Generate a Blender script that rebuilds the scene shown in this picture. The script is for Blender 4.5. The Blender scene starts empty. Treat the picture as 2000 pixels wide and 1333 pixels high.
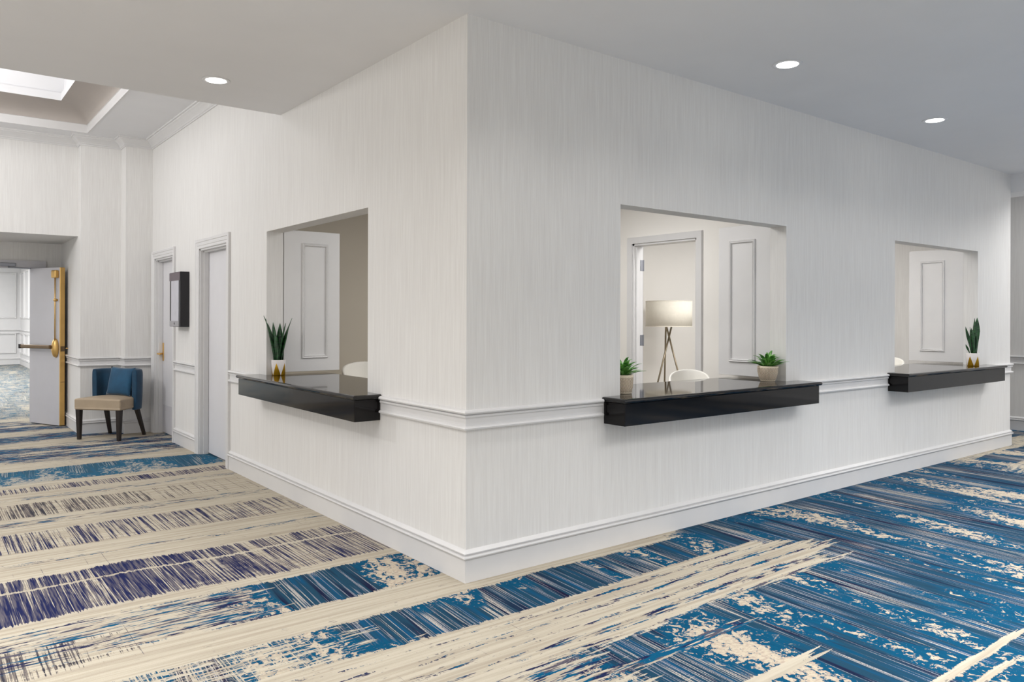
import bpy, bmesh, math, random
from mathutils import Vector, Matrix

random.seed(7)
scene = bpy.context.scene
COL = scene.collection
PI = math.pi

# ------------------------------------------------------------------ helpers
def lin(c):
    return tuple(((v / 255) / 12.92 if v / 255 <= 0.04045 else ((v / 255 + 0.055) / 1.055) ** 2.4) for v in c) + (1.0,)

def link(o, parent=None):
    COL.objects.link(o)
    if parent is not None:
        o.parent = parent
    return o

def obj(name, bm, mat, parent=None, smooth=False, loc=(0, 0, 0), recalc=True):
    if recalc:
        bmesh.ops.recalc_face_normals(bm, faces=bm.faces[:])
    me = bpy.data.meshes.new(name)
    bm.to_mesh(me)
    bm.free()
    for m in (mat if isinstance(mat, (list, tuple)) else [mat]):
        me.materials.append(m)
    if smooth:
        for p in me.polygons:
            p.use_smooth = True
    o = bpy.data.objects.new(name, me)
    o.location = loc
    return link(o, parent)

def empty(name, loc=(0, 0, 0), rz=0.0):
    o = bpy.data.objects.new(name, None)
    o.empty_display_size = 0.1
    o.location = loc
    o.rotation_euler = (0, 0, rz)
    return link(o)

def tag(o, label, cat, group=None):
    o['label'] = label
    o['category'] = cat
    if group:
        o['group'] = group
    return o

def struct(o, label=None):
    o['kind'] = 'structure'
    if label:
        o['label'] = label
    return o

def copy_tree(o, parent=None):
    c = o.copy()
    COL.objects.link(c)
    c.parent = parent
    for ch in list(o.children):
        copy_tree(ch, c)
    return c

def box(bm, x0, x1, y0, y1, z0, z1, mi=0, mat=None):
    vs = [Vector((x, y, z)) for z in (z0, z1) for y in (y0, y1) for x in (x0, x1)]
    if mat is not None:
        vs = [mat @ v for v in vs]
    v = [bm.verts.new(p) for p in vs]
    for q in ((0, 2, 3, 1), (4, 5, 7, 6), (0, 1, 5, 4), (2, 6, 7, 3), (0, 4, 6, 2), (1, 3, 7, 5)):
        f = bm.faces.new([v[i] for i in q])
        f.material_index = mi
    return v

def BM():
    return bmesh.new()

def boxes(*bs):
    bm = BM()
    for b in bs:
        box(bm, *b)
    return bm

def bevel(bm, w, seg=2, edges=None):
    bmesh.ops.bevel(bm, geom=(edges or bm.edges[:]), offset=w, segments=seg, profile=0.5, affect='EDGES')
    return bm

def tube(bm, p0, p1, r0, r1=None, seg=12, cap=True):
    r1 = r0 if r1 is None else r1
    p0, p1 = Vector(p0), Vector(p1)
    d = (p1 - p0).normalized()
    a = d.orthogonal().normalized()
    b = d.cross(a)
    A = [bm.verts.new(p0 + (a * math.cos(t) + b * math.sin(t)) * r0) for t in [2 * PI * i / seg for i in range(seg)]]
    B = [bm.verts.new(p1 + (a * math.cos(t) + b * math.sin(t)) * r1) for t in [2 * PI * i / seg for i in range(seg)]]
    for i in range(seg):
        bm.faces.new((A[i], A[(i + 1) % seg], B[(i + 1) % seg], B[i]))
    if cap:
        bm.faces.new(A[::-1])
        bm.faces.new(B)

def lathe(bm, prof, seg=32, cx=0, cy=0):
    rings = []
    for r, z in prof:
        if r < 1e-6:
            rings.append([bm.verts.new((cx, cy, z))])
        else:
            rings.append([bm.verts.new((cx + r * math.cos(2 * PI * i / seg), cy + r * math.sin(2 * PI * i / seg), z)) for i in range(seg)])
    for A, B in zip(rings, rings[1:]):
        for i in range(seg):
            j = (i + 1) % seg
            if len(A) == 1 and len(B) == 1:
                continue
            if len(A) == 1:
                bm.faces.new((A[0], B[i], B[j]))
            elif len(B) == 1:
                bm.faces.new((A[i], A[j], B[0]))
            else:
                bm.faces.new((A[i], A[j], B[j], B[i]))

def sweep(bm, path, prof, mapping=lambda u, v, h: (u, v, h), closed=False, cap=True):
    """Mitred sweep: path in a plane (u,v); profile of (offset to the left of the path, height)."""
    n = len(path)
    P = [Vector(p) for p in path]
    mit = []
    for i in range(n):
        a = P[i] - P[i - 1] if (i > 0 or closed) else None
        b = P[(i + 1) % n] - P[i] if (i < n - 1 or closed) else None
        na = Vector((-a.y, a.x)).normalized() if a is not None else None
        nb = Vector((-b.y, b.x)).normalized() if b is not None else None
        if na is None:
            m = nb
        elif nb is None:
            m = na
        else:
            m = (na + nb)
            m = m / max(1e-6, (1 + na.dot(nb)))
        mit.append(m)
    rows = []
    for i in range(n):
        rows.append([bm.verts.new(mapping(P[i].x + mit[i].x * o, P[i].y + mit[i].y * o, h)) for o, h in prof])
    rng = range(n if closed else n - 1)
    for i in rng:
        A, B = rows[i], rows[(i + 1) % n]
        for k in range(len(prof) - 1):
            bm.faces.new((A[k], B[k], B[k + 1], A[k + 1]))
    if cap and not closed:
        try:
            bm.faces.new(rows[0][::-1])
            bm.faces.new(rows[-1])
        except ValueError:
            pass

def holed_wall(u0, u1, z0, z1, holes, t0, t1, mapping):
    """Solid wall (u along, z up, t thickness) with rectangular holes."""
    us = sorted({u0, u1, *[h[0] for h in holes], *[h[1] for h in holes]})
    zs = sorted({z0, z1, *[h[2] for h in holes], *[h[3] for h in holes]})
    def solid(i, k):
        if i < 0 or k < 0 or i >= len(us) - 1 or k >= len(zs) - 1:
            return False
        uc, zc = (us[i] + us[i + 1]) / 2, (zs[k] + zs[k + 1]) / 2
        return not any(h[0] < uc < h[1] and h[2] < zc < h[3] for h in holes)
    bm = BM()
    cache = {}
    def V(u, z, t):
        key = (round(u, 5), round(z, 5), round(t, 5))
        if key not in cache:
            cache[key] = bm.verts.new(mapping(u, z, t))
        return cache[key]
    for i in range(len(us) - 1):
        for k in range(len(zs) - 1):
            if not solid(i, k):
                continue
            a, b, c, d = us[i], us[i + 1], zs[k], zs[k + 1]
            bm.faces.new((V(a, c, t0), V(b, c, t0), V(b, d, t0), V(a, d, t0)))
            bm.faces.new((V(a, c, t1), V(a, d, t1), V(b, d, t1), V(b, c, t1)))
            if not solid(i - 1, k):
                bm.faces.new((V(a, c, t0), V(a, d, t0), V(a, d, t1), V(a, c, t1)))
            if not solid(i + 1, k):
                bm.faces.new((V(b, c, t0), V(b, c, t1), V(b, d, t1), V(b, d, t0)))
            if not solid(i, k - 1):
                bm.faces.new((V(a, c, t0), V(a, c, t1), V(b, c, t1), V(b, c, t0)))
            if not solid(i, k + 1):
                bm.faces.new((V(a, d, t0), V(b, d, t0), V(b, d, t1), V(a, d, t1)))
    return bm

# ------------------------------------------------------------------ node helpers
class NT:
    def __init__(self, name):
        self.m = bpy.data.materials.new(name)
        self.m.use_nodes = True
        self.t = self.m.node_tree
        self.t.nodes.clear()
        self.out = self.t.nodes.new('ShaderNodeOutputMaterial')
    def node(self, kind, **kw):
        n = self.t.nodes.new(kind)
        for k, v in kw.items():
            setattr(n, k, v)
        return n
    def put(self, sock, val):
        if hasattr(val, 'is_linked'):
            self.t.links.new(val, sock)
        else:
            sock.default_value = val
    def math(self, op, a, b=0.0, c=0.0, clamp=False):
        n = self.node('ShaderNodeMath', operation=op, use_clamp=clamp)
        self.put(n.inputs[0], a); self.put(n.inputs[1], b); self.put(n.inputs[2], c)
        return n.outputs[0]
    def add(self, *a):
        r = a[0]
        for x in a[1:]:
            r = self.math('ADD', r, x)
        return r
    def sub(self, a, b): return self.math('SUBTRACT', a, b)
    def mul(self, *a):
        r = a[0]
        for x in a[1:]:
            r = self.math('MULTIPLY', r, x)
        return r
    def mx(self, *a):
        r = a[0]
        for x in a[1:]:
            r = self.math('MAXIMUM', r, x)
        return r
    def inv(self, a): return self.math('SUBTRACT', 1.0, a)
    def step(self, v, a, b):
        n = self.node('ShaderNodeMapRange', interpolation_type='SMOOTHSTEP')
        self.put(n.inputs['Value'], v)
        if a <= b:
            n.inputs['From Min'].default_value = a; n.inputs['From Max'].default_value = b
        else:
            n.inputs['From Min'].default_value = b; n.inputs['From Max'].default_value = a
            n.inputs['To Min'].default_value = 1.0; n.inputs['To Max'].default_value = 0.0
        return n.outputs[0]
    def vec(self, x, y, z=0.0):
        n = self.node('ShaderNodeCombineXYZ')
        self.put(n.inputs[0], x); self.put(n.inputs[1], y); self.put(n.inputs[2], z)
        return n.outputs[0]
    def noise(self, vec, scale=1.0, detail=2.0, rough=0.5, dist=0.0):
        n = self.node('ShaderNodeTexNoise')
        self.put(n.inputs['Vector'], vec)
        n.inputs['Scale'].default_value = scale; n.inputs['Detail'].default_value = detail
        n.inputs['Roughness'].default_value = rough; n.inputs['Distortion'].default_value = dist
        return n.outputs[0]
    def mix(self, f, a, b):
        n = self.node('ShaderNodeMix', data_type='RGBA')
        self.put(n.inputs[0], f)
        self.put(n.inputs[6], a if hasattr(a, 'is_linked') else lin(a) if max(a) > 1 else a)
        self.put(n.inputs[7], b if hasattr(b, 'is_linked') else lin(b) if max(b) > 1 else b)
        return n.outputs[2]
    def xyz(self, coord='Object'):
        tc = self.node('ShaderNodeTexCoord')
        s = self.node('ShaderNodeSeparateXYZ')
        self.t.links.new(tc.outputs[coord], s.inputs[0])
        return s.outputs[0], s.outputs[1], s.outputs[2]
    def bsdf(self, color, rough=0.5, metal=0.0, bump=None, bump_s=0.2, bump_d=0.002, **kw):
        b = self.node('ShaderNodeBsdfPrincipled')
        self.put(b.inputs['Base Color'], color if hasattr(color, 'is_linked') else lin(color))
        self.put(b.inputs['Roughness'], rough)
        b.inputs['Metallic'].default_value = metal
        for k, v in kw.items():
            self.put(b.inputs[k.replace('_', ' ')], v)
        if bump is not None:
            n = self.node('ShaderNodeBump')
            n.inputs['Strength'].default_value = bump_s; n.inputs['Distance'].default_value = bump_d
            self.t.links.new(bump, n.inputs['Height'])
            self.t.links.new(n.outputs[0], b.inputs['Normal'])
        self.t.links.new(b.outputs[0], self.out.inputs[0])
        return self.m

def plain(name, c, rough=0.5, metal=0.0, var=0.04, scale=6.0, **kw):
    n = NT(name)
    x, y, z = n.xyz()
    f = n.noise(n.vec(x, y, z), scale, 3)
    dark = tuple(max(2, v * (1 - var * 2.2)) for v in c)
    return n.bsdf(n.mix(f, dark, tuple(min(255, v * (1 + var * .6)) for v in c)), rough, metal, **kw)

def emis(name, c, s):
    n = NT(name)
    e = n.node('ShaderNodeEmission')
    e.inputs[0].default_value = lin(c); e.inputs[1].default_value = s
    n.t.links.new(e.outputs[0], n.out.inputs[0])
    return n.m

# ------------------------------------------------------------------ materials
def mat_wallpaper():
    n = NT('wallpaper')
    x, y, z = n.xyz()
    s = n.add(x, y)
    a = n.noise(n.vec(n.mul(s, 150.0), n.mul(z, 3.2), 0.0), 1.0, 3, .65)
    b = n.noise(n.vec(n.mul(s, 40.0), n.mul(z, 1.3), 3.0), 1.0, 2, .5)
    f = n.add(n.mul(n.step(a, .34, .66), .65), n.mul(n.step(b, .35, .65), .35))
    c = n.mix(f, (215, 213, 211), (225, 224, 222))
    return n.bsdf(c, .7, bump=a, bump_s=.25, bump_d=.0015)

def mat_carpet():
    n = NT('carpet')
    x, y, z = n.xyz()
    # frayed coordinates: thread ends along y, broken runs along x
    fray = n.mul(n.sub(n.noise(n.vec(n.mul(x, 60.0), n.mul(y, 1.1), 1.0), 1.0, 3, .7), .5), .085)
    warp = n.mul(n.sub(n.noise(n.vec(n.mul(x, .9), n.mul(y, .9), 5.0), 1.0, 2, .5), .5), .20)
    wy = n.add(y, fray, warp)
    runx = n.mul(n.sub(n.noise(n.vec(n.mul(x, 1.6), n.mul(y, 24.0), 2.0), 1.0, 3, .6), .5), 1.1)
    wx = n.add(x, runx)
    def band(a, b, s=.03):
        return n.mul(n.step(wy, a - s, a + s), n.step(wy, b + s, b - s))
    clump = n.noise(n.vec(n.mul(x, 5.0), n.mul(y, .8), 13.0), 1.0, 2, .5)
    clump = n.add(.35, n.mul(clump, 1.3))
    # ---- thread bands (dyed along y)
    navy_b = n.mul(band(4.08, 4.33), .50)
    grey_c = n.mul(band(3.12, 3.66), n.add(.26, n.mul(n.step(wx, -.3, -1.5), .26)))
    navy_d = n.mul(band(2.16, 2.66), n.add(.34, n.mul(n.step(wx, .1, -1.0), .12)))
    split = n.inv(n.mul(band(1.33, 1.36, .008), .8))
    navy_e = n.mul(band(.80, 1.58), split, n.add(.50, n.mul(n.step(wx, -.5, -1.5), .20)))
    grey_h = n.mul(band(.10, .45), n.step(wx, -1.5, -2.2), .55)
    fb = n.noise(n.vec(n.mul(x, .45), n.mul(wy, 2.6), 9.0), 1.0, 2, .6)
    far = n.mul(n.step(y, 5.3, 5.6), n.step(fb, .38, .56), n.add(.72, n.mul(n.step(y, 8.5, 11.0), -.2)))
    threads = n.mul(n.mx(navy_b, grey_c, navy_d, navy_e, grey_h), clump)
    # ---- dash bands (dyed along x)
    mid_f = n.step(wx, -1.5, -.7)
    teal_a = n.mul(band(4.5, 5.2), .90)
    dash_f = n.mul(band(.20, .68), n.add(.42, n.mul(mid_f, .56)))
    blue_g = n.mul(band(-.50, -.12), n.add(.40, n.mul(n.step(wx, -1.3, .0), .60)))
    dash_i = n.mul(band(-1.36, -1.06), n.add(.46, n.mul(n.step(wx, -.6, .4), .3)))
    grey_c2 = n.mul(band(2.86, 3.02, .02), .40)
    thin = n.mul(n.mx(band(3.80, 3.92, .02), band(1.86, 1.92, .015), n.mul(n.mx(band(-.60, -.57, .01), band(-.72, -.67, .01), band(-.84, -.80, .01), band(-.97, -.90, .01), band(-1.07, -1.02, .01)), n.add(.85, n.mul(n.step(wx, -.6, 1.0), .42)))), .40)
    dashes = n.mx(dash_f, dash_i, grey_c2, thin, far)
    # ---- large blue field to the right
    right = n.step(n.add(wx, n.mul(n.math('MINIMUM', n.math('ABSOLUTE', n.add(y, .80)), .55), 1.2)), 2.1, 2.7)
    right = n.mul(right, n.step(y, 1.0, .2))
    low = n.mul(n.step(wy, -1.0, -1.12), n.step(wx, -.45, .35))
    field = n.mx(right, low)
    wl = n.add(y, n.mul(warp, .5), n.mul(fray, .35))
    lane = lambda a, b, x0, x1: n.mul(n.step(wl, a - .012, a + .012), n.step(wl, b + .012, b - .012), n.step(wx, x0 - .15, x0 + .15), n.step(wx, x1 + .15, x1 - .15))
    lanes = n.mx(lane(-1.33, -1.26, .0, .8), lane(-1.74, -1.67, .0, .75), lane(-2.20, -2.15, .7, 1.7), lane(-2.30, -2.26, .8, 1.5), lane(-.86, -.78, 1.2, 2.1), lane(-.74, -.68, 1.0, 1.7))
    edge = n.inv(n.mul(n.step(wx, 5.2, 6.6), n.step(y, -2.2, -.9), .70))
    field = n.mul(field, n.inv(n.mul(lanes, .94)), edge)
    full = n.mx(n.mul(n.step(y, 9.0, 10.0), .42), blue_g, teal_a, n.mul(dash_f, mid_f), field)
    # ---- masks
    thr = n.noise(n.vec(n.mul(x, 96.0), n.mul(y, 1.0), 0.0), 1.0, 3, .7)
    thr = n.add(n.mul(n.sub(thr, .5), 2.4), .5)
    thh = n.noise(n.vec(n.mul(x, 4.5), n.mul(y, 44.0), 6.0), 1.0, 4, .7)
    thh = n.add(n.mul(n.sub(thh, .5), 2.6), .5)
    m_t = n.step(n.sub(threads, thr), -.05, .05)
    m_d = n.step(n.sub(n.mul(dashes, .95), thh), -.05, .05)
    m_f = n.step(n.sub(n.mul(full, 1.3), n.mx(thh, n.mul(thr, .8))), -.05, .05)
    speck = n.step(n.noise(n.vec(n.mul(x, 9.0), n.mul(y, 46.0), 6.0), 1.0, 4, .7), .625, .66)
    speck = n.mul(speck, n.step(n.noise(n.vec(n.mul(x, .8), n.mul(y, 5.0), 16.0), 1.0, 2, .6), .44, .58), .8)
    # ---- dye colours
    xs = n.add(x, n.mul(y, -.09))
    zone = n.noise(n.vec(n.mul(xs, 2.3), n.mul(y, .6), 11.0), 1.0, 2, .5)
    zone_b = n.step(n.add(zone, n.mul(n.sub(n.noise(n.vec(n.mul(x, 60.0), n.mul(y, 3.0), 1.0), 1.0, 2, .6), .5), .10)), .49, .52)
    hue = n.noise(n.vec(n.mul(xs, 15.0), n.mul(y, .6), 7.0), 1.0, 3, .6)
    deep = n.mix(n.step(hue, .34, .50), (18, 20, 52), (26, 62, 84))
    deep = n.mix(n.step(hue, .52, .64), deep, (8, 70, 106))
    fine = n.noise(n.vec(n.mul(xs, 150.0), n.mul(y, 1.2), 2.0), 1.0, 1, .5)
    where = n.noise(n.vec(n.mul(xs, 7.0), n.mul(y, .8), 8.0), 1.0, 2, .5)
    grain = n.noise(n.vec(n.mul(x, 170.0), n.mul(y, 170.0), 0.0), 1.0, 1, .5)
    lines = n.mul(n.step(n.add(fine, n.mul(n.sub(where, .5), .5)), .575, .61), n.step(grain, .25, .55), .95)
    streak = n.mix(lines, deep, n.mix(n.step(where, .5, .6), (140, 142, 152), (184, 176, 166)))
    bl1 = n.noise(n.vec(n.mul(x, 22.0), n.mul(y, 17.0), 1.0), 1.0, 5, .70, .8)
    bl2 = n.noise(n.vec(n.mul(x, 40.0), n.mul(y, 60.0), 3.0), 1.0, 2, .6)
    bv = n.add(bl1, n.mul(n.sub(zone, .56), 1.5), n.mul(n.sub(bl2, .5), .28))
    blot = n.step(bv, .54, .57)
    bright = n.mix(n.noise(n.vec(n.mul(x, 40.0), n.mul(y, 6.0), 5.0), 1.0, 2), (0, 60, 92), (3, 80, 112))
    bright = n.mix(blot, bright, n.mix(n.step(bl2, .4, .7), (188, 177, 158), (166, 151, 138)))
    dye_blue = n.mix(zone_b, streak, bright)
    dye_blue = n.mix(n.mul(n.step(y, 1.0, 5.0), .25), dye_blue, (70, 126, 150))
    tint = n.noise(n.vec(n.mul(x, 70.0), n.mul(y, 3.5), 4.0), 1.0, 2, .6)
    navy = n.mix(n.step(tint, .42, .62), (25, 32, 74), (92, 88, 98))
    grey = n.mix(n.step(tint, .4, .62), (54, 53, 62), (116, 108, 104))
    is_grey = n.step(n.mx(grey_c, grey_h), .05, .1)
    ink_t = n.mix(is_grey, navy, grey)
    cell = n.noise(n.vec(n.mul(x, 3.0), n.mul(y, 14.0), 17.0), 1.0, 2, .5)
    ink_d = n.mix(n.step(cell, .44, .50), (26, 33, 70), (4, 78, 112))
    ink_d = n.mix(n.step(cell, .56, .60), ink_d, (78, 75, 88))
    # ---- ground
    run = n.noise(n.vec(n.mul(x, .9), n.mul(y, 34.0), 0.0), 1.0, 3, .6)
    ground = n.mix(n.step(run, .35, .68), (186, 178, 162), (163, 153, 137))
    ground = n.mix(n.mul(n.step(grain, .55, .8), .15), ground, (132, 123, 109))
    col = n.mix(speck, ground, (84, 80, 86))
    col = n.mix(m_t, col, ink_t)
    col = n.mix(m_d, col, ink_d)
    col = n.mix(m_f, col, dye_blue)
    return n.bsdf(col, .95, bump=grain, bump_s=.3, bump_d=.003, Specular_IOR_Level=.1)

def mat_goldpot():
    n = NT('gold_triangle_pot')
    x, y, z = n.xyz()
    ang = n.math('ARCTAN2', y, x)
    u = n.math('FRACT', n.add(n.mul(ang, 5 / (2 * PI)), 10.278))
    tri = n.math('ABSOLUTE', n.sub(n.mul(u, 2.0), 1.0))          # 0 at centre, 1 at the sides
    lim = n.sub(1.0, n.mul(z, 1 / .108))
    f = n.math('LESS_THAN', tri, lim)
    metal = n.mul(f, .75)
    b = n.bsdf(n.mix(f, (226, 221, 219), (190, 146, 30)), .35)
    n.t.links.new(metal, [k for k in n.t.nodes if k.type == 'BSDF_PRINCIPLED'][0].inputs['Metallic'])
    return b

def mat_woven():
    n = NT('woven_pot')
    x, y, z = n.xyz()
    ang = n.math('ARCTAN2', y, x)
    u = n.mul(ang, 22 / (2 * PI))
    tri = n.math('ABSOLUTE', n.sub(n.math('FRACT', n.add(u, 40.0)), .5))
    w = n.math('FRACT', n.add(n.mul(z, 105.0), n.mul(tri, 2.4)))
    f = n.math('LESS_THAN', w, .48)
    f = n.mul(f, n.math('LESS_THAN', n.math('ABSOLUTE', n.sub(tri, .25)), .215))
    f = n.mul(f, n.math('LESS_THAN', z, .112), n.math('GREATER_THAN', z, .012))
    return n.bsdf(n.mix(f, (226, 212, 190), (98, 76, 55)), .75, bump=f, bump_s=.4)

def mat_leaf(name, a, b, sc):
    n = NT(name)
    x, y, z = n.xyz()
    f = n.noise(n.vec(x, y, n.mul(z, 3.0)), sc, 4, .65, .6)
    return n.bsdf(n.mix(n.step(f, .35, .65), a, b), .42)

def mat_velvet(name, a, b):
    n = NT(name)
    x, y, z = n.xyz()
    f = n.noise(n.vec(x, y, z), 9.0, 4, .6)
    fine = n.noise(n.vec(x, y, z), 240.0, 2)
    return n.bsdf(n.mix(f, a, b), .75, bump=fine, bump_s=.2, Sheen_Weight=.3, Sheen_Roughness=.4)

M = {}
M['wallpaper'] = mat_wallpaper()
M['carpet'] = mat_carpet()
M['trim'] = plain('trim_white', (216, 215, 215), .38, var=.012)
M['ceiling'] = plain('ceiling_white', (228, 228, 230), .9, var=.012, scale=2)
M['taupe'] = plain('tray_taupe', (172, 164, 158), .8, var=.03, scale=2)
M['beige'] = plain('beige_tone', (196, 188, 174), .75, var=.015, scale=2)  # darker beige tone for the left office's rear wall
M['office'] = plain('office_white_paint', (236, 233, 228), .75, var=.012, scale=2)
M['door'] = plain('door_paint', (214, 213, 216), .42, var=.012)
M['doorgrey'] = plain('door_grey_paint', (196, 195, 200), .42, var=.012)
M['brass'] = plain('brass', (222, 182, 112), .38, .8, var=.06)
M['brassdull'] = plain('brass_dull', (118, 98, 74), .38, .8, var=.06)
M['steel'] = plain('steel', (150, 152, 160), .38, .85, var=.06)
M['lacquer'] = plain('black_lacquer', (17, 15, 16), .05, var=.15, Specular_IOR_Level=.5)
M['apron'] = plain('apron_lacquer', (15, 13, 14), .07, var=.15, Specular_IOR_Level=.3)
M['black'] = plain('black_metal', (26, 25, 30), .45, var=.08)
M['blacksoft'] = plain('black_gap', (14, 13, 13), .9)
M['screen'] = plain('screen_grey', (176, 176, 184), .3, var=.05, scale=14, Emission_Color=lin((150, 150, 158)), Emission_Strength=.16)
M['bezel'] = plain('bezel_mauve', (92, 78, 86), .4, var=.05)
M['bezelgrey'] = plain('bezel_grey', (150, 148, 152), .4, var=.04)
M['velvet'] = mat_velvet('blue_velvet', (3, 34, 54), (16, 72, 104))
M['velvet2'] = mat_velvet('blue_velvet_cushion', (8, 50, 78), (26, 88, 124))
M['leather'] = plain('beige_leather', (172, 154, 130), .5, var=.05, scale=5)
M['darkwood'] = plain('dark_wood', (40, 30, 25), .4, var=.2, scale=30)
M['shell'] = plain('cream_shell', (244, 241, 234), .45, var=.012)
M['shade'] = plain('linen_shade', (246, 240, 226), .9, var=.02, scale=40)
M['nickel'] = plain('brushed_nickel', (150, 138, 118), .35, .8, var=.06)
M['goldpot'] = mat_goldpot()
M['woven'] = mat_woven()
M['snake'] = mat_leaf('snake_plant_leaf', (14, 40, 24), (42, 92, 48), 16)
M['green'] = mat_leaf('green_leaf', (30, 92, 26), (120, 180, 84), 14)
M['soil'] = plain('soil', (40, 32, 26), .95, var=.2, scale=60)
M['lens'] = emis('downlight_lens', (255, 253, 248), 9.0)

# ------------------------------------------------------------------ key dimensions
ZC, ZU = 3.22, 3.79              # low ceiling, upper ceiling
YS = 2.80                         # where the low ceiling stops
T = .15                           # wall thickness
XE = 7.839                        # end of the right wall
ZH, ZT, ZB = 2.255, .985, .81     # window heads, counter top, apron underside
YC, YM, YO, YR = 7.214, 7.489, 7.683, 9.10   # back wall planes
XS1, XS2 = -.321, -.787           # back wall steps
LW, MW, RW = (1.197, 3.117), (1.237, 3.167), (5.001, 6.914)
DA, DB = (4.19, 5.12), (6.19, 7.07)
ZD = 2.235

# ------------------------------------------------------------------ room shell
fl = boxes((-9, 14, -8, 26, -.1, 0))
struct(obj('floor', fl, M['carpet']))

holesL = [(LW[0], LW[1], ZT - .03, ZH), (DA[0], DA[1], -.01, ZD), (DB[0], DB[1], -.01, ZD)]
bm = holed_wall(0, YC + .2, 0, ZU, [(a, b, max(c, 0), d) for a, b, c, d in holesL], 0, T, lambda u, z, t: (t, u, z))
struct(obj('wall_left', bm, M['wallpaper']))
bm = holed_wall(T, XE, 0, ZC, [(MW[0], MW[1], ZT - .03, ZH), (RW[0], RW[1], ZT - .03, ZH)], 0, T, lambda u, z, t: (u, t, z))
box(bm, XE - T, XE, T, 4.0, 0, ZC)
struct(obj('wall_right', bm, M['wallpaper']))

# back wall: stepped pier, header over the recess, recess side and door wall
bm = BM()
box(bm, XS1, 0, YC, YR + .1, 0, ZU)
box(bm, XS2, XS1, YM, YR + .1, 0, ZU)
box(bm, -9, XS2, YO, YR + .1, 2.53, ZU)
box(bm, -1.15, XS2, YR, YR + .1, 0, 2.53)
box(bm, -3.05, -1.15, YR, YR + .1, 2.18, 2.53)
box(bm, -9, -3.05, YR, YR + .1, 0, 2.53)
struct(obj('wall_back', bm, M['wallpaper']))

# low ceiling and its edge
struct(obj('ceiling', boxes((-9, 14, -5.2, 0, ZC, ZC + .1), (-9, 0, 0, YS, ZC, ZC + .1), (-9, 0, YS - .1, YS, ZC + .1, ZU + .1)), M['ceiling']))
# upper ceiling with the tray
TX0, TX1, TY0, TY1 = -5.6, -.75, 3.7, 7.25
bm = BM()
for b in ((-9, TX0, YS, YO), (TX1, 0, YS, YO), (TX0, TX1, YS, TY0), (TX0, TX1, TY1, YO)):
    box(bm, b[0], b[1], b[2], b[3], ZU, ZU + .1)
struct(obj('ceiling', bm, M['ceiling']))
tray_path = [(TX0, TY0), (TX1, TY0), (TX1, TY1), (TX0, TY1)]
bm = BM()
sweep(bm, tray_path, [(-.01, ZU - .003), (.003, ZU - .003), (.003, ZU + .095), (.012, ZU + .097)], closed=True)
struct(obj('trim_1', bm, M['trim']))
cove = [(.012, ZU + .097)] + [(.012 + .32 * (1 - math.cos(t)), ZU + .097 + .175 * math.sin(t)) for t in [PI / 2 * i / 8 for i in range(1, 9)]]
bm = BM()
sweep(bm, tray_path, cove, closed=True)
struct(obj('ceiling', bm, M['taupe'], smooth=True))
bm = BM()
zc0 = cove[-1][1]
sweep(bm, tray_path, [(.332, zc0), (.332, zc0 + .09), (.30, zc0 + .09), (.30, zc0 + .36)], closed=True)
box(bm, TX0 + .2, TX1 - .2, TY0 + .2, TY1 - .2, zc0 + .36, zc0 + .42)
struct(obj('ceiling', bm, M['ceiling']))

# beam and wall seen past the end of the right wall
struct(obj('trim_2', boxes((XE, XE + .42, -6, 0, 3.005, ZC), (XE, XE + .42, 0, 3, 3.005, ZC)), M['ceiling']))
struct(obj('wall_east', boxes((9.3, 9.42, -6, 4, 0, 3.4)), M['wallpaper']))
struct(obj('ceiling', boxes((XE, 14, 0, 4, ZC, ZC + .1)), M['ceiling']))

# ------------------------------------------------------------------ mouldings
RAIL = [(0, .862), (.026, .864), (.028, .873), (.022, .880), (.009, .884), (.008, .900), (.009, .924), (.008, .930), (.020, .933), (.021, .942),
        (.018, .945), (.008, .946), (.008, .951), (.027, .954), (.030, .962), (.027, .970), (.018, .974), (0, .976)]
BASE = [(.015, 0), (.015, .126), (.012, .130), (.026, .134), (.030, .142), (.027, .150), (.012, .153), (.012, .157), (.021, .160),
        (.022, .166), (.006, .180), (0, .184)]
CROWN = [(0, ZU - .115), (.012, ZU - .115), (.014, ZU - .100), (.022, ZU - .095), (.026, ZU - .082), (.045, ZU - .062), (.070, ZU - .040),
         (.085, ZU - .030), (.088, ZU - .018), (.105, ZU - .016), (.107, ZU)]
flip = lambda prof: [(-o, h) for o, h in prof]

def run(name, paths, prof, mat=None):
    bm = BM()
    for p in paths:
        sweep(bm, p, flip(prof))
    return struct(obj(name, bm, mat or M['trim']))
# path direction: wall interior lies on the left, room on the right, so protrusion is to the right
run('baseboard_left', [[(0, 4.10), (0, 0), (XE, 0), (XE, 2.0)], [(0, 6.10), (0, 5.21)]], BASE)
run('baseboard_back', [[(XS2, YR), (XS2, YM), (XS1, YM), (XS1, YC), (-.001, YC)]], BASE)
run('trim_3', [[(0, .985), (0, 0), (1.063, 0)], [(0, 4.10), (0, 3.315)], [(0, 6.10), (0, 5.21)]], RAIL)
run('trim_4', [[(3.365, 0), (4.845, 0)], [(7.175, 0), (XE, 0), (XE, 2.0)]], RAIL)
run('trim_5', [[(XS2, YR), (XS2, YM), (XS1, YM), (XS1, YC), (-.001, YC)]], RAIL)
run('trim_6', [[(-8.9, YO), (XS2, YO), (XS2, YM), (XS1, YM), (XS1, YC), (0, YC), (0, YS)]], CROWN)
run('baseboard_east', [[(9.3, 4), (9.3, -6)]], BASE)
run('trim_7', [[(9.3, 4), (9.3, -6)]], [(o, h + .03) for o, h in RAIL])

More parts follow.
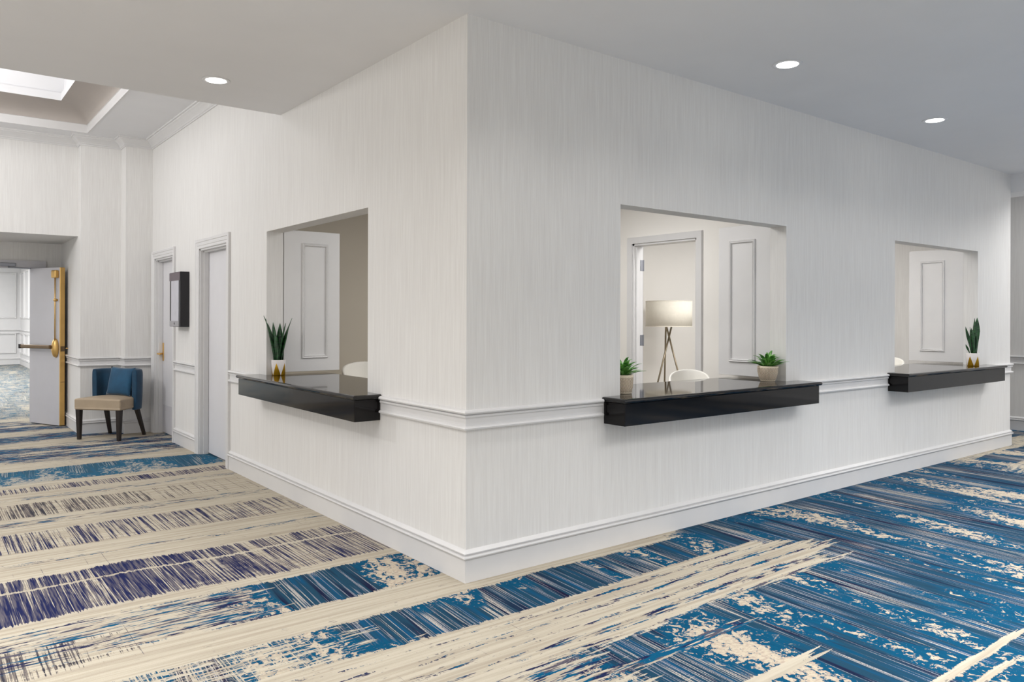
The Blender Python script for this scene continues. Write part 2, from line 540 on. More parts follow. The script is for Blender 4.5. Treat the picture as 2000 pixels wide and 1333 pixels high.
# ------------------------------------------------------------------ offices behind the counters
XW = 3.35
bm = BM()
FD = (1.05, 1.87)
wb = holed_wall(T, 3.95, 0, 2.8, [(FD[0], FD[1], 0, 2.255)], XW, XW + .12, lambda u, z, t: (t, u, z))
struct(obj('wall_office', wb, M['office']))
bm.free()
struct(obj('wall_rear', boxes((T, XW, 3.95, 4.05, 0, 2.8)), M['beige']))
struct(obj('wall_rear', boxes((XW + .12, XE - T, 3.25, 3.35, 0, 2.8)), M['office']))
struct(obj('ceiling', boxes((T, XE - T, T, 4.05, 2.8, 2.86)), M['ceiling']))

# ------------------------------------------------------------------ doors
CAS = [(0, 0), (0, .012), (.006, .016), (.030, .016), (.034, .020), (.066, .021), (.070, .026), (.094, .028), (.100, .024), (.100, 0)]
def cased_door(name, y0, y1, label):
    d = empty(name, (0, (y0 + y1) / 2, 0))
    struct(d, label)
    yc = (y0 + y1) / 2
    mp = lambda u, v, h: (-h, u - yc, v)
    bm = BM()
    sweep(bm, [(y0, 0), (y0, ZD), (y1, ZD), (y1, 0)], CAS, mp)
    obj('casing', bm, M['trim'], d)
    a, b = y0 - yc, y1 - yc
    bm = boxes((.0, .13, a, a + .018, 0, ZD), (.0, .13, b - .018, b, 0, ZD), (.0, .13, a, b, ZD - .018, ZD))
    box(bm, .035, .085, a + .018, a + .034, 0, ZD - .018)
    box(bm, .035, .085, b - .034, b - .018, 0, ZD - .018)
    box(bm, .035, .085, a + .018, b - .018, ZD - .034, ZD - .018)
    obj('jamb', bm, M['trim'], d)
    bm = boxes((.088, .128, a + .021, b - .021, .012, ZD - .022))
    bevel(bm, .002, 1)
    obj('door_panel', bm, M['door'], d)
    return d, a, b

dA, a, b = cased_door('door_1', *DA, 'plain white door set back in a moulded casing beside the left counter')
dB, a, b = cased_door('door_2', *DB, 'white door with brass lever handle beside the blue chair')
obj('kick_plate', boxes((.0855, .088, a + .03, b - .03, .02, .37)), M['doorgrey'], dB)
h = BM()
box(h, .080, .088, b - .085, b - .035, .93, 1.16)
bevel(h, .003, 2)
hp = obj('door_handle', h, M['brass'], dB)
h = BM()
tube(h, (.082, b - .06, 1.02), (.018, b - .06, 1.02), .011)
tube(h, (.022, b - .062, 1.02), (.022, b - .17, 1.015), .010, .008)
tube(h, (.022, b - .062, 1.02), (.022, b - .045, 1.02), .012, .012)
obj('lever', h, M['brass'], hp, smooth=True)

# exit door leaf standing open in the recess
HX, HY = -1.15, 9.09
ex = empty('door_3', (HX, HY, 0), math.atan2(-.914, .406))
struct(ex, 'grey exit door standing open with brass edge and push bar')
L = .70                                            # local x runs from hinge to free edge; -y is the push-bar side... 
s = -1
obj('door_panel', boxes((0, L, -.022, .022, .012, 2.165)), M['doorgrey'], ex)
e = boxes((L, L + .012, -.030, .040, .012, 2.165))
bevel(e, .003, 1)
ed = obj('edge_strip', e, M['brass'], ex)
e = boxes((L + .012, L + .016, -.022, .034, .60, .606), (L + .012, L + .016, -.022, .034, 1.02, 1.09))
obj('latch_plate', e, M['brassdull'], ed)
e = BM()
tube(e, (L + .0, .06, 1.06), (L + .03, .085, 1.06), .009)
tube(e, (L + .0, .06, .97), (L + .03, .085, .97), .009)
obj('strike', e, M['brass'], ed)
PB = -1    # push side sign
yb = PB * .022
e = boxes((L - .115, L - .02, min(yb, yb + PB * .06), max(yb, yb + PB * .06), 2.02, 2.125))
bevel(e, .014, 3)
obj('top_latch', e, M['brass'], ex)
e = BM()
tube(e, (L - .065, yb + PB * .03, 1.17), (L - .065, yb + PB * .03, 2.03), .009)
tube(e, (L - .065, yb, 1.72), (L - .065, yb + PB * .045, 1.72), .018)
obj('latch_rod', e, M['brass'], ex, smooth=True)
e = BM()
lathe(e, [(0, .0), (.055, 0), (.062, .012), (.055, .04), (.03, .06), (0, .064)], 28)
for v in e.verts:
    v.co = Vector((v.co.x * .95 + L - .075, yb + PB * v.co.z, 1.065 + v.co.y * 2.1))
obj('latch_head', e, M['brass'], ex, smooth=True)
e = boxes((-.07, L - .09, min(yb + PB * .045, yb + PB * .095), max(yb + PB * .045, yb + PB * .095), 1.055, 1.105))
bevel(e, .01, 2)
pb = obj('push_bar', e, M['brassdull'], ex)
e = boxes((-.10, -.07, min(yb + PB * .04, yb + PB * .10), max(yb + PB * .04, yb + PB * .10), 1.05, 1.11), (.02, .06, min(yb, yb + PB * .05), max(yb, yb + PB * .05), 1.06, 1.10))
obj('end_cap', e, M['black'], pb)
# frame and closer over the doorway
bm = boxes((-3.05, -.975, YR - .03, YR, 2.18, 2.275), (-1.15, -1.09, YR - .03, YR, 0, 2.18), (-3.05, -1.15, YR, YR + .1, 2.165, 2.18))
struct(obj('trim_8', bm, M['doorgrey']))
bm = boxes((-1.62, -1.34, YR - .045, YR - .001, 2.185, 2.235))
bevel(bm, .006, 2)
dc = obj('door_closer', bm, M['steel'])
tag(dc, 'small grey closer box on the frame above the open exit doorway', 'door closer')
bm = BM()
tube(bm, (-1.42, YR - .05, 2.175), (-1.18, YR - .16, 2.16), .009)
tube(bm, (-1.42, YR - .03, 2.19), (-1.42, YR - .05, 2.17), .012)
obj('closer_arm', bm, M['steel'], dc)

# ------------------------------------------------------------------ corridor beyond the exit door
struct(obj('wall_far', boxes((-6.2, .2, 24.8, 24.9, 0, 3.3)), M['trim']))
struct(obj('wall_corridor', boxes((.2, .3, YR + .1, 24.9, 0, 3.3), (-6.3, -6.2, YR + .1, 24.9, 0, 3.3)), M['trim']))
struct(obj('ceiling', boxes((-6.3, .3, YR + .1, 24.9, 3.3, 3.4)), M['ceiling']))
PAN = [(0, 0), (0, .012), (.012, .024), (.030, .020), (.042, .024), (.05, .010), (.05, 0)]
bm = BM()
def frame_on(bm, u0, u1, z0, z1, mp):
    sweep(bm, [(u0, z0), (u1, z0), (u1, z1), (u0, z1)], [(o, h * 1.4) for o, h in PAN], mp, closed=True)
far_mp = lambda u, v, h: (u, 24.8 - h, v)
cor_mp = lambda u, v, h: (.2 - h, u, v)
for k in range(4):
    x1 = .10 - k * 1.35
    frame_on(bm, x1 - 1.2, x1, 1.42, 2.85, far_mp)
    frame_on(bm, x1 - 1.2, x1, .34, .98, far_mp)
for k in range(6):
    y1 = 24.65 - k * 1.2
    frame_on(bm, y1 - 1.0, y1, 1.42, 2.85, cor_mp)
    frame_on(bm, y1 - 1.0, y1, .34, .98, cor_mp)
struct(obj('trim_9', bm, M['trim']))
bm = BM()
pth = [(-6.2, 24.8), (.2, 24.8), (.2, YR + .2)]
sweep(bm, pth, flip([(o * 1.5, h + .1) for o, h in RAIL]))
sweep(bm, pth, flip([(o * 1.2, h * 1.15) for o, h in BASE]))
struct(obj('trim_10', bm, M['trim']))

# ------------------------------------------------------------------ service counters
def counter(name, c0, c1, w0, w1, mp, label):
    """mp maps (along, out, z); out is the distance in front of the wall face."""
    o = empty(name, mp((c0 + c1) / 2, 0, 0))
    base = Vector(o.location)
    rel = lambda u, t, z: tuple(Vector(mp(u, t, z)) - base)
    # slab: wide in front of the wall, opening width through it
    prof = [(0, ZT - .030), (.010, ZT - .028), (.016, ZT - .022), (.018, ZT - .015), (.016, ZT - .007), (.010, ZT - .002), (0, ZT)]
    bm = BM()
    poly = [(w0 + .002, -.56), (w0 + .002, 0), (c0, 0), (c0, .19), (c1, .19), (c1, 0), (w1 - .002, 0), (w1 - .002, -.56)]
    top = [bm.verts.new(rel(u, t, ZT)) for u, t in poly]
    bot = [bm.verts.new(rel(u, t, ZT - .03)) for u, t in poly]
    bm.faces.new(top); bm.faces.new(bot[::-1])
    for i in range(len(poly)):
        j = (i + 1) % len(poly)
        bm.faces.new((top[i], bot[i], bot[j], top[j]))
    sweep(bm, [(c0, .001), (c0, .19), (c1, .19), (c1, .001)], prof, lambda u, v, h: rel(u, v, h))
    obj('countertop', bm, M['lacquer'], o)
    bm = BM()
    v = [rel(c0, .001, ZB), rel(c1, .19, ZT - .03)]
    box(bm, min(v[0][0], v[1][0]), max(v[0][0], v[1][0]), min(v[0][1], v[1][1]), max(v[0][1], v[1][1]), ZB, ZT - .0305)
    bevel(bm, .003, 2)
    obj('apron', bm, M['apron'], o)
    return tag(o, label, 'counter', 'black service counters')
mpR = lambda u, t, z: (u, -t, z)
mpL = lambda u, t, z: (-t, u, z)
counter('service_counter', 1.012, 3.284, *LW, mpL, 'glossy black counter ledge on the left wall holding one snake plant')
counter('service_counter', 1.086, 3.344, *MW, mpR, 'glossy black counter ledge holding two leafy plants in woven pots')
counter('service_counter', 4.869, 7.152, *RW, mpR, 'glossy black counter ledge at the far right end of the long wall')

# ------------------------------------------------------------------ shutter leaves
def shutter(label, loc, rz, W, p0, p1, zt):
    o = empty('shutter_panel', loc, rz)
    bm = boxes((0, W, 0, .035, 1.003, zt))
    bevel(bm, .002, 1)
    obj('leaf', bm, M['trim'], o)
    bm = BM()
    sweep(bm, [(p0, 1.122), (p1, 1.122), (p1, 2.172), (p0, 2.172)], [(0, 0), (0, .010), (.006, .016), (.014, .012), (.020, .018), (.026, .008), (.026, 0)],
          lambda u, v, h: (u, -h, v), closed=True)
    obj('moulding', bm, M['trim'], o)
    return tag(o, label, 'shutter', 'white panelled shutters')
# local x runs away from the hinge, local -y is the face seen from the hall
shutter('white panelled shutter open behind the left counter, beside a cream chair', (.16, 3.122, 0), 0, .54, .167, .421, 2.285)
def shutter_m(label, xf, y0, y1, p0, p1):
    # face towards -x, running along +y
    o = empty('shutter_panel', (xf, y1, 0), -PI / 2)
    W = y1 - y0
    bm = boxes((0, W, 0, .035, 1.003, 2.30))
    bevel(bm, .002, 1)
    obj('leaf', bm, M['trim'], o)
    bm = BM()
    sweep(bm, [(y1 - p1, 1.120), (y1 - p0, 1.120), (y1 - p0, 2.175), (y1 - p1, 2.175)], [(0, 0), (0, .010), (.006, .016), (.014, .012), (.020, .018), (.026, .008), (.026, 0)],
          lambda u, v, h: (u, -h, v), closed=True)
    obj('moulding', bm, M['trim'], o)
    return tag(o, label, 'shutter', 'white panelled shutters')
shutter_m('white panelled shutter open between the lamp doorway and a woven pot', 3.175, .152, .675, .297, .562)
shutter_m('white panelled shutter open behind the far right counter', 6.920, .152, .755, .352, .626)

# ------------------------------------------------------------------ office doorway: frame, hinges, opened door
d4 = empty('door_4', (XW, (FD[0] + FD[1]) / 2, 0))
struct(d4, 'white framed doorway in the office, its door swung open on steel hinges')
yc = (FD[0] + FD[1]) / 2
bm = BM()
sweep(bm, [(FD[0], 0), (FD[0], 2.255), (FD[1], 2.255), (FD[1], 0)], [(0, 0), (0, .02), (.062, .024), (.066, .012), (.066, 0)], lambda u, v, h: (-h, u - yc, v))
obj('casing', bm, M['trim'], d4)
a, b = FD[0] - yc, FD[1] - yc
bm = boxes((-.005, .125, a, a + .02, 0, 2.255), (-.005, .125, b - .02, b, 0, 2.255), (-.005, .125, a, b, 2.235, 2.255))
box(bm, .02, .06, b - .035, b - .02, 0, 2.235)
obj('jamb', bm, M['trim'], d4)
dl = obj('door_panel', boxes((0, .80, 0, .042, .012, 2.23)), M['door'], d4, loc=(.140, b - .012, 0))
dl.rotation_euler = (0, 0, math.radians(50))
for z in (2.04, 1.27, .45):
    bm = boxes((.085, .124, b - .0225, b - .0195, z - .055, z + .055))
    box(bm, -.003, .0, .002, .038, z - .055, z + .055, mat=Matrix.Translation((.140, b - .012, 0)) @ Matrix.Rotation(math.radians(50), 4, 'Z'))
    tube(bm, (.134, b - .020, z - .057), (.134, b - .020, z + .057), .007)
    obj('hinge', bm, M['steel'], d4)

# ------------------------------------------------------------------ plants
def blade(bm, base, lean, ht, w, tw=0.0, fold=.25, bend=0.0, n=9, tip=.35):
    """Upright sword leaf: base point, lean (dx,dy at the tip), height, half width."""
    base = Vector(base)
    L, R, Cn = [], [], []
    ax = math.atan2(lean[1], lean[0]) + PI / 2 + tw
    for i in range(n):
        t = i / (n - 1)
        p = base + Vector((lean[0] * t ** (1 + bend), lean[1] * t ** (1 + bend), ht * t))
        wt = w * (.62 + .38 * math.sin(min(1, t / .6) * PI / 2)) * (1 if t < 1 - tip else max(.02, ((1 - t) / tip) ** .75))
        a2 = ax + .5 * math.sin(3 * t + base.x * 60)
        s = Vector((math.cos(a2), math.sin(a2), 0)) * wt
        q = Vector((-math.sin(a2), math.cos(a2), 0)) * wt * fold
        L.append(bm.verts.new(p - s + q)); R.append(bm.verts.new(p + s + q)); Cn.append(bm.verts.new(p))
    for i in range(n - 1):
        bm.faces.new((L[i], Cn[i], Cn[i + 1], L[i + 1]))
        bm.faces.new((Cn[i], R[i], R[i + 1], Cn[i + 1]))

# directions as seen from the hall: S = to the viewer's right, W = away from the viewer
S = Vector((.789, -.614)); W = Vector((.614, .789))
def sw(a, b): return tuple(S * a + W * b)

def snake_plant(loc, sc, leaves, label):
    o = empty('potted_snake_plant', loc)
    bm = BM()
    r, h = .061 * sc, .132 * sc
    lathe(bm, [(0, 0), (r * .88, 0), (r * .92, .004), (r, h - .004), (r * .985, h), (r * .92, h), (r * .90, h - .012), (0, h - .014)], 40)
    pot = obj('pot', bm, M['goldpot'], o)
    for p in pot.data.polygons: p.use_smooth = True
    obj('soil', (lambda b: (lathe(b, [(0, h - .010), (r * .9, h - .012)], 24), b)[1])(BM()), M['soil'], o)
    bm = BM()
    for (ax, ay, lx, ly, ht, w, tw, bd) in leaves:
        blade(bm, (*sw(ax, ay), h - .014), sw(lx, ly), ht, w, tw, bend=bd)
    fo = obj('foliage', bm, M['snake'], o, smooth=True, recalc=False)
    md = fo.modifiers.new('thick', 'SOLIDIFY'); md.thickness = .003
    return tag(o, label, 'plant', 'snake plants in gold patterned pots')

leavesA = [(-.030, .0, -.105, .0, .405, .022, -.6, .6), (-.022, -.012, -.022, -.012, .345, .027, .2, 0), (.006, .012, .000, .01, .340, .028, 0, 0),
           (.022, -.006, .100, .0, .385, .027, .5, .35), (.014, -.018, .058, -.01, .34, .024, -.2, .1), (-.008, -.028, -.002, -.01, .24, .024, 0, 0),
           (-.024, .018, -.03, .02, .25, .022, 0, 0), (.024, .022, .03, .02, .22, .022, 0, 0)]
leavesB = [(-.028, .0, -.075, .0, .305, .019, 0, .3), (-.012, .010, -.012, .01, .30, .020, 0, 0), (.0, -.01, .012, .0, .40, .016, 0, .2),
           (.022, .0, .035, .0, .405, .036, 1.2, .1), (-.018, -.02, -.02, -.01, .27, .024, 0, 0), (.010, -.022, .01, -.01, .22, .026, 0, 0),
           (.03, .012, .05, .02, .13, .014, 0, 0), (-.032, .012, -.045, .01, .11, .014, 0, 0), (.006, .02, .004, .01, .29, .022, 0, 0)]
snake_plant((.085, 3.05, ZT), 1.02, leavesA, 'snake plant in a white and gold pot on the left counter')
sp = snake_plant((6.70, -.035, ZT), 1.06, leavesB, 'snake plant in a white and gold pot on the far right counter')
sp.rotation_euler = (0, 0, math.radians(15))

def leafy_plant(loc, seed, rw, ht, shape, label):
    rnd = random.Random(seed)
    o = empty('potted_leafy_plant', loc)
    bm = BM()
    lathe(bm, [(r * rw, z * ht) for r, z in shape], 48)
    pot = obj('pot', bm, M['woven'], o)
    for p in pot.data.polygons: p.use_smooth = True
    obj('soil', (lambda b: (lathe(b, [(0, ht * .94), (rw * .9, ht * .93)], 24), b)[1])(BM()), M['soil'], o)
    bm = BM()
    for k in range(38):
        a = k * 2.39996 + rnd.uniform(-.3, .3)
        q = (k + .5) / 38
        reach = (.05 + .085 * math.sqrt(q)) * rnd.uniform(.8, 1.15)
        up = (.115 - .085 * q) * rnd.uniform(.8, 1.2)
        r0 = rw * .45 * q
        base = Vector((r0 * math.cos(a), r0 * math.sin(a), ht * .93))
        d = Vector((math.cos(a), math.sin(a), 0)); sdir = Vector((-math.sin(a), math.cos(a), 0))
        w = rnd.uniform(.013, .021)
        Lv, Rv, Cv = [], [], []
        n = 6
        for i in range(n):
            t = i / (n - 1)
            p = base + d * reach * t + Vector((0, 0, up * (1.9 * t - .9 * t * t)))
            wt = w * max(.03, math.sin(PI * min(1, .16 + .84 * t)))
            Lv.append(bm.verts.new(p - sdir * wt + Vector((0, 0, wt * .35)))); Rv.append(bm.verts.new(p + sdir * wt + Vector((0, 0, wt * .35)))); Cv.append(bm.verts.new(p))
        for i in range(n - 1):
            bm.faces.new((Lv[i], Cv[i], Cv[i + 1], Lv[i + 1])); bm.faces.new((Cv[i], Rv[i], Rv[i + 1], Cv[i + 1]))
    # keep leaves clear of the walls beside the pot
    for v in bm.verts:
        lim = loc[0] + v.co.x
        if lim > MW[1] - .012:
            v.co.x = MW[1] - .012 - loc[0]
        if lim < MW[0] + .012 and loc[1] + v.co.y > -.01:
            v.co.x = MW[0] + .012 - loc[0]
    fo = obj('foliage', bm, M['green'], o, smooth=True, recalc=False)
    md = fo.modifiers.new('thick', 'SOLIDIFY'); md.thickness = .0015
    return tag(o, label, 'plant', 'leafy plants in woven pots')
potA = [(0, 0), (.80, 0), (.86, .03), (.95, .35), (1.0, .75), (1.0, .985), (.97, 1.0), (.91, 1.0), (.90, .93), (0, .92)]
potB = [(0, 0), (.66, 0), (.70, .03), (.86, .28), (.97, .62), (1.0, .96), (.97, 1.0), (.91, 1.0), (.90, .93), (0, .92)]
leafy_plant((1.348, .088, ZT), 3, .076, .128, potA, 'leafy green plant in a woven pot at the lamp end of its counter')
leafy_plant((3.055, .095, ZT), 11, .083, .125, potB, 'leafy green plant in a rounded woven pot in front of a shutter')

# ------------------------------------------------------------------ blue armchair with cushion
CH = Vector((-.50, 6.99, 0)); CRZ = math.atan2(-.669, .743) - math.radians(7)
ch = empty('accent_chair', CH, CRZ)
tag(ch, 'armchair with blue velvet barrel back, beige seat and dark tapered legs', 'chair')
bm = BM()
box(bm, -.318, .318, -.285, .14, .365, .50)
bmesh.ops.subdivide_edges(bm, edges=bm.edges[:], cuts=6, use_grid_fill=True)
for v in bm.verts:
    if v.co.z > .49:
        v.co.z += .030 * max(0, 1 - (v.co.x / .305) ** 2) * max(0, 1 - ((v.co.y + .083) / .21) ** 2)
    t = (v.co.y + .285) / .425
    v.co.x *= 1 - .14 * t
seat = obj('seat', bm, M['leather'], ch, smooth=True)
md = seat.modifiers.new('bev', 'BEVEL'); md.width = .045; md.segments = 5; md.limit_method = 'ANGLE'; md.angle_limit = 1.0
# barrel back
bm = BM()
def ring(off, zt, zb, top_in):
    pts = []
    N = 36
    for i in range(N + 1):
        t = PI * (i / N)
        c, s_ = math.cos(t), math.sin(t)
        x = .012 + (.278 + off) * math.copysign(abs(c) ** .62, c)
        y = -.005 + (.205 + off) * abs(s_) ** .62
        pts.append((x, y))
    return pts
inn, outr = ring(-.034, 0, 0, 0), ring(.034, 0, 0, 0)
zs = [.345, .42, .50, .62, .74, .80, .832, .845]
sh = [.8, .9, 1, 1, 1, .95, .75, .35]
def rowpts(k):
    res = []
    mid = [((a[0] + b[0]) / 2, (a[1] + b[1]) / 2) for a, b in zip(inn, outr)]
    lean = 1 + .05 * (zs[k] - .5)
    I = [(m[0] + (a[0] - m[0]) * sh[k], m[1] + (a[1] - m[1]) * sh[k]) for a, m in zip(inn, mid)]
    O = [(m[0] + (a[0] - m[0]) * sh[k], m[1] + (a[1] - m[1]) * sh[k]) for a, m in zip(outr, mid)]
    loop = O + I[::-1]
    return [bm.verts.new((p[0] * lean, p[1] * lean, zs[k])) for p in loop]
rows = [rowpts(k) for k in range(len(zs))]
nl = len(rows[0])
for A, B in zip(rows, rows[1:]):
    for i in range(nl):
        bm.faces.new((A[i], A[(i + 1) % nl], B[(i + 1) % nl], B[i]))
for R_ in (rows[0], rows[-1]):
    h_ = nl // 2
    for i in range(h_ - 1):
        bm.faces.new((R_[i], R_[i + 1], R_[nl - 2 - i], R_[nl - 1 - i]))
bk = obj('backrest', bm, M['velvet'], ch, smooth=True)
md = bk.modifiers.new('bev', 'BEVEL'); md.width = .012; md.segments = 3; md.limit_method = 'ANGLE'; md.angle_limit = .9
md = bk.modifiers.new('sub', 'SUBSURF'); md.levels = 1; md.render_levels = 1
def chair_leg(x0, y0, x1, y1, w0, w1, zt):
    bm = BM()
    a = [bm.verts.new((x0 + dx * w0, y0 + dy * w0, zt)) for dx, dy in ((-1, -1), (1, -1), (1, 1), (-1, 1))]
    b = [bm.verts.new((x1 + dx * w1, y1 + dy * w1, 0)) for dx, dy in ((-1, -1), (1, -1), (1, 1), (-1, 1))]
    bm.faces.new(a); bm.faces.new(b[::-1])
    for i in range(4):
        bm.faces.new((a[i], b[i], b[(i + 1) % 4], a[(i + 1) % 4]))
    bevel(bm, .003, 1)
    return bm
for args in ((-.276, -.245, -.273, -.245, .030, .019, .37), (.276, -.245, .273, -.245, .030, .019, .37),
             (-.215, .14, -.245, .255, .026, .017, .37), (.215, .14, .245, .255, .026, .017, .37)):
    obj('leg', chair_leg(*args), M['darkwood'], ch)
# cushion
bm = BM()
Nn = 14
def cush(sgn):
    g = []
    for i in range(Nn + 1):
        row = []
        for j in range(Nn + 1):
            u, v = -1 + 2 * i / Nn, -1 + 2 * j / Nn
            pinch = 1 - .07 * (1 - abs(u) ** 2) * abs(v) ** 3 - .0
            pinch2 = 1 - .07 * (1 - abs(v) ** 2) * abs(u) ** 3
            t = .062 * ((1 - abs(u) ** 2.2) * (1 - abs(v) ** 2.2)) ** .55
            row.append(bm.verts.new((u * .188 * pinch2, sgn * (t + .002), v * .180 * pinch)))
        g.append(row)
    for i in range(Nn):
        for j in range(Nn):
            bm.faces.new((g[i][j], g[i + 1][j], g[i + 1][j + 1], g[i][j + 1]))
cush(-1); cush(1)
bmesh.ops.remove_doubles(bm, verts=bm.verts[:], dist=.0045)
cu = obj('cushion', bm, M['velvet2'], smooth=True)
cl = Matrix.Rotation(CRZ, 4, 'Z') @ Vector((.068, .048, .690))
cu.location = CH + cl
cu.rotation_euler = (math.radians(-12), math.radians(2), CRZ + math.radians(-6))
tag(cu, 'square blue velvet cushion leaning on the back of the blue chair', 'cushion')

# ------------------------------------------------------------------ wall display
ds = empty('wall_display', (0, 5.735, 1.695))
tag(ds, 'black wall-mounted display box with a grey upright screen between two doors', 'display')
hy, hz = .222, .312
bm = boxes((-.100, -.001, -hy, hy, -hz, hz))
bevel(bm, .004, 2)
hs = obj('housing', bm, M['black'], ds)
bm = boxes((-.106, -.1002, -hy + .004, hy - .004, .215, hz - .004))
obj('top_bezel', bm, M['bezel'], hs)
bm = boxes((-.106, -.1002, -hy + .04, hy - .02, -hz + .004, -.245))
obj('bottom_bezel', bm, M['bezelgrey'], hs)
bm = boxes((-.104, -.1002, -hy + .055, hy - .075, -.245, .214))
obj('screen', bm, M['screen'], ds)
bm = BM()
for p in range(1):
    tube(bm, (-.1063, .0, -.275), (-.1085, .0, -.275), .014, .012, 16)
obj('emblem', bm, M['black'], ds)

# ------------------------------------------------------------------ tripod lamp
lx, ly = 4.93, 2.75
lp = empty('floor_lamp', (lx, ly, 0))
tag(lp, 'floor lamp with a cream drum shade on crossed tripod legs', 'lamp')
bm = BM()
rs = .282
sweep(bm, [(rs * math.cos(2 * PI * i / 48), rs * math.sin(2 * PI * i / 48)) for i in range(48)], [(0, 1.395), (-.002, 1.395), (-.002, 1.71), (0, 1.71), (.003, 1.705), (.003, 1.40), (0, 1.395)], closed=True)
obj('lamp_shade', bm, M['shade'], lp, smooth=True)
bm = BM()
for z in (1.397, 1.708):
    sweep(bm, [((rs + .001) * math.cos(2 * PI * i / 48), (rs + .001) * math.sin(2 * PI * i / 48)) for i in range(48)], [(-.003, z - .004), (-.003, z + .004), (.004, z + .004), (.004, z - .004), (-.003, z - .004)], closed=True)
for k in range(3):
    a = k * 2 * PI / 3
    tube(bm, (0, 0, 1.55), (rs * math.cos(a), rs * math.sin(a), 1.70), .003, seg=6)
obj('shade_ring', bm, M['shade'], lp)
for k, (t0, b0) in enumerate((((.045, .0), (-.31, -.02)), ((-.03, .03), (-.02, .22)), ((-.045, -.02), (.31, -.12)))):
    bm = BM()
    tube(bm, (*sw(*b0), 0), (*sw(*t0), 1.44), .011, .011)
    obj('leg', bm, M['nickel'], lp, smooth=True)
bm = BM()
tube(bm, (0, 0, 1.40), (0, 0, 1.56), .018)
obj('socket', bm, M['nickel'], lp)

# ------------------------------------------------------------------ counter stools with round shell backs
def make_stool():
    o = empty('shell_stool')
    bm = BM()
    Na, Nz = 28, 9
    g = []
    for i in range(Na + 1):
        th = math.radians(-128 + 256 * i / Na)          # 0 = back (+y)
        topz = .79 + .25 * (max(0, math.cos(th * .70))) ** .42
        row = []
        for j in range(Nz + 1):
            t = j / Nz
            z = .66 + (topz - .66) * t
            r = .155 + .065 * math.sin(min(1, t * 1.4) * PI / 2) + .012 * t
            row.append(bm.verts.new((r * math.sin(th), r * math.cos(th), z)))
        g.append(row)
    for i in range(Na):
        for j in range(Nz):
            bm.faces.new((g[i][j], g[i + 1][j], g[i + 1][j + 1], g[i][j + 1]))
    s_ = obj('shell', bm, M['shell'], o, smooth=True)
    md = s_.modifiers.new('thick', 'SOLIDIFY'); md.thickness = .028; md.offset = 0
    md = s_.modifiers.new('bev', 'BEVEL'); md.width = .011; md.segments = 3; md.limit_method = 'ANGLE'; md.angle_limit = .8
    bm = BM()
    lathe(bm, [(0, .64), (.15, .645), (.172, .665), (.172, .70), (.15, .715), (0, .72)], 32)
    obj('seat', bm, M['shell'], o, smooth=True)
    bm = BM()
    lathe(bm, [(0, .64), (.028, .64), (.028, .03), (.20, .018), (.21, .008), (.21, 0), (0, 0)], 32)
    obj('pedestal', bm, M['steel'], o, smooth=True)
    return o
g = 'white shell stools in the offices'
st = make_stool()
st.scale = (.72, .72, 1.0)
st.location = (2.90, .775, 0); st.rotation_euler = (0, 0, math.radians(-49))
tag(st, 'white round-backed stool in front of the tripod lamp', 'stool', g)
s2 = copy_tree(st)
s2.scale = (1, 1, 1)
s2.location = (1.14, 3.42, 0); s2.rotation_euler = (0, 0, math.radians(-20))
tag(s2, 'cream round-backed stool seen through the left counter window', 'stool', g)
s3 = copy_tree(st)
s3.location = (6.62, .86, 0); s3.rotation_euler = (0, 0, math.radians(-75))
tag(s3, 'white stool barely showing over the far right counter', 'stool', g)

# ------------------------------------------------------------------ recessed downlights
def make_downlight():
    o = empty('downlight')
    bm = BM()
    lathe(bm, [(.070, .004), (.072, -.002), (.098, -.004), (.100, 0), (.098, .0)], 40)
    obj('trim_ring', bm, M['ceiling'], o, smooth=True)
    bm = BM()
    lathe(bm, [(0, -.0025), (.070, -.0025), (.071, .002)], 40)
    obj('lens', bm, M['lens'], o)
    return o
g = 'recessed ceiling downlights'
dl = make_downlight(); dl.location = (-.734, 2.151, ZC - .001)
tag(dl, 'round glowing downlight in the ceiling left of the wall corner', 'ceiling light', g)
d2 = copy_tree(dl); d2.location = (2.197, -.623, ZC - .001)
tag(d2, 'round glowing downlight nearer to us of the two on the right', 'ceiling light', g)
d3 = copy_tree(dl); d3.location = (4.508, -.578, ZC - .001)
tag(d3, 'round glowing downlight farther down the right-hand ceiling', 'ceiling light', g)

# ------------------------------------------------------------------ light
world = bpy.data.worlds.new('World')
scene.world = world
world.use_nodes = True
bg = world.node_tree.nodes['Background']
bg.inputs[0].default_value = (1.0, .995, .985, 1)
bg.inputs[1].default_value = .84

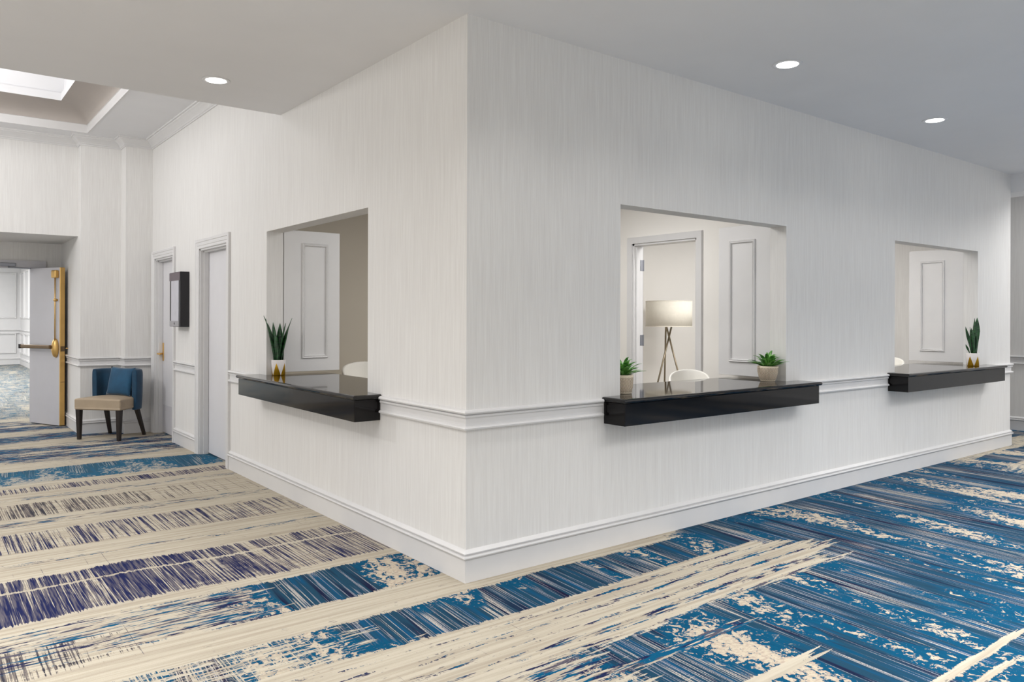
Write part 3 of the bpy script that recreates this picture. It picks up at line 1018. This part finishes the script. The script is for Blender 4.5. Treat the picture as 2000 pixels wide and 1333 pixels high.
def spot(x, y, z, power, ang=120, blend=.9, r=.07, col=(1, .975, .95)):
    l = bpy.data.lights.new('spot', 'SPOT')
    l.energy = power; l.spot_size = math.radians(ang); l.spot_blend = blend; l.shadow_soft_size = r; l.color = col
    o = bpy.data.objects.new('wash_spot', l)
    o.location = (x, y, z)
    return link(o)
def area(x, y, z, sx, sy, power, rot=(0, 0, 0), col=(1, .99, .975), spread=180):
    l = bpy.data.lights.new('area', 'AREA')
    l.shape = 'RECTANGLE'; l.size = sx; l.size_y = sy; l.energy = power; l.color = col
    o = bpy.data.objects.new('area_lamp', l)
    l.spread = math.radians(spread)
    o.location = (x, y, z); o.rotation_euler = rot
    return link(o)
for k in range(11):
    spot(-.5 + .81 * k, -.62, ZC - .02, 25, 112, 1.0, .2)  # unseen row added to even out the wall wash, closer set than the fixtures
for k in range(4):
    spot(-.73, -.1 + .82 * k, ZC - .02, 15, 112, 1.0, .2)  # same kind of added, unseen row along the left wall
def point(x, y, z, power, r):
    l = bpy.data.lights.new('point', 'POINT')
    l.energy = power; l.shadow_soft_size = r; l.color = (1, .985, .965)
    o = bpy.data.objects.new('fill_point', l)
    o.location = (x, y, z)
    return link(o)
area(3.6, -3.9, 3.20, 7.5, 2.2, 330, spread=130)  # unseen area light added overhead so walls fade towards the ceiling
area(-4.0, -.4, 3.20, 3.4, 4.0, 140, spread=130)  # second added overhead area light, unseen, for the left side
point(-3.9, 5.2, 3.3, 150, .12)  # unseen fill added out of frame to light the upper-ceiling end
point(-5.6, .4, 1.3, 70, .4)  # unseen fill added to lift the left ceiling, no fixture there
area(-3.2, 5.5, zc0 + .10, 3.6, 2.0, 48, (PI, 0, 0))
area(-3.0, 17, 3.28, 4, 12, 720)
area(1.7, 1.3, 2.78, 1.4, 1.0, 40)
area(4.5, .75, 2.78, 1.6, .9, 46)
area(6.2, 1.9, 2.78, .8, .8, 14)
area(8.75, -2.0, 3.18, .6, 3, 60)

# ------------------------------------------------------------------ camera
cam = bpy.data.cameras.new('Camera')
co = bpy.data.objects.new('Camera', cam)
link(co)
f, cyp, yaw, roll = 1506.4837, 620.6404, .6614, .003
cam.sensor_width = 36.0
cam.lens = f / 2000 * 36
cam.shift_y = (cyp - 666.5) / 2000
cam.clip_start = .05
fw = Vector((math.sin(yaw), math.cos(yaw), 0)); rt = Vector((math.cos(yaw), -math.sin(yaw), 0)); up = Vector((0, 0, 1))
R_ = rt * math.cos(roll) + up * math.sin(roll); U_ = up * math.cos(roll) - rt * math.sin(roll)
co.matrix_world = Matrix(((R_.x, U_.x, -fw.x, -2.4771), (R_.y, U_.y, -fw.y, -3.6012), (R_.z, U_.z, -fw.z, 1.5), (0, 0, 0, 1)))
scene.camera = co

scene.view_settings.view_transform = 'Standard'
scene.view_settings.look = 'None'
scene.view_settings.exposure = 0.16
scene.cycles.max_bounces = 8
scene.cycles.diffuse_bounces = 5
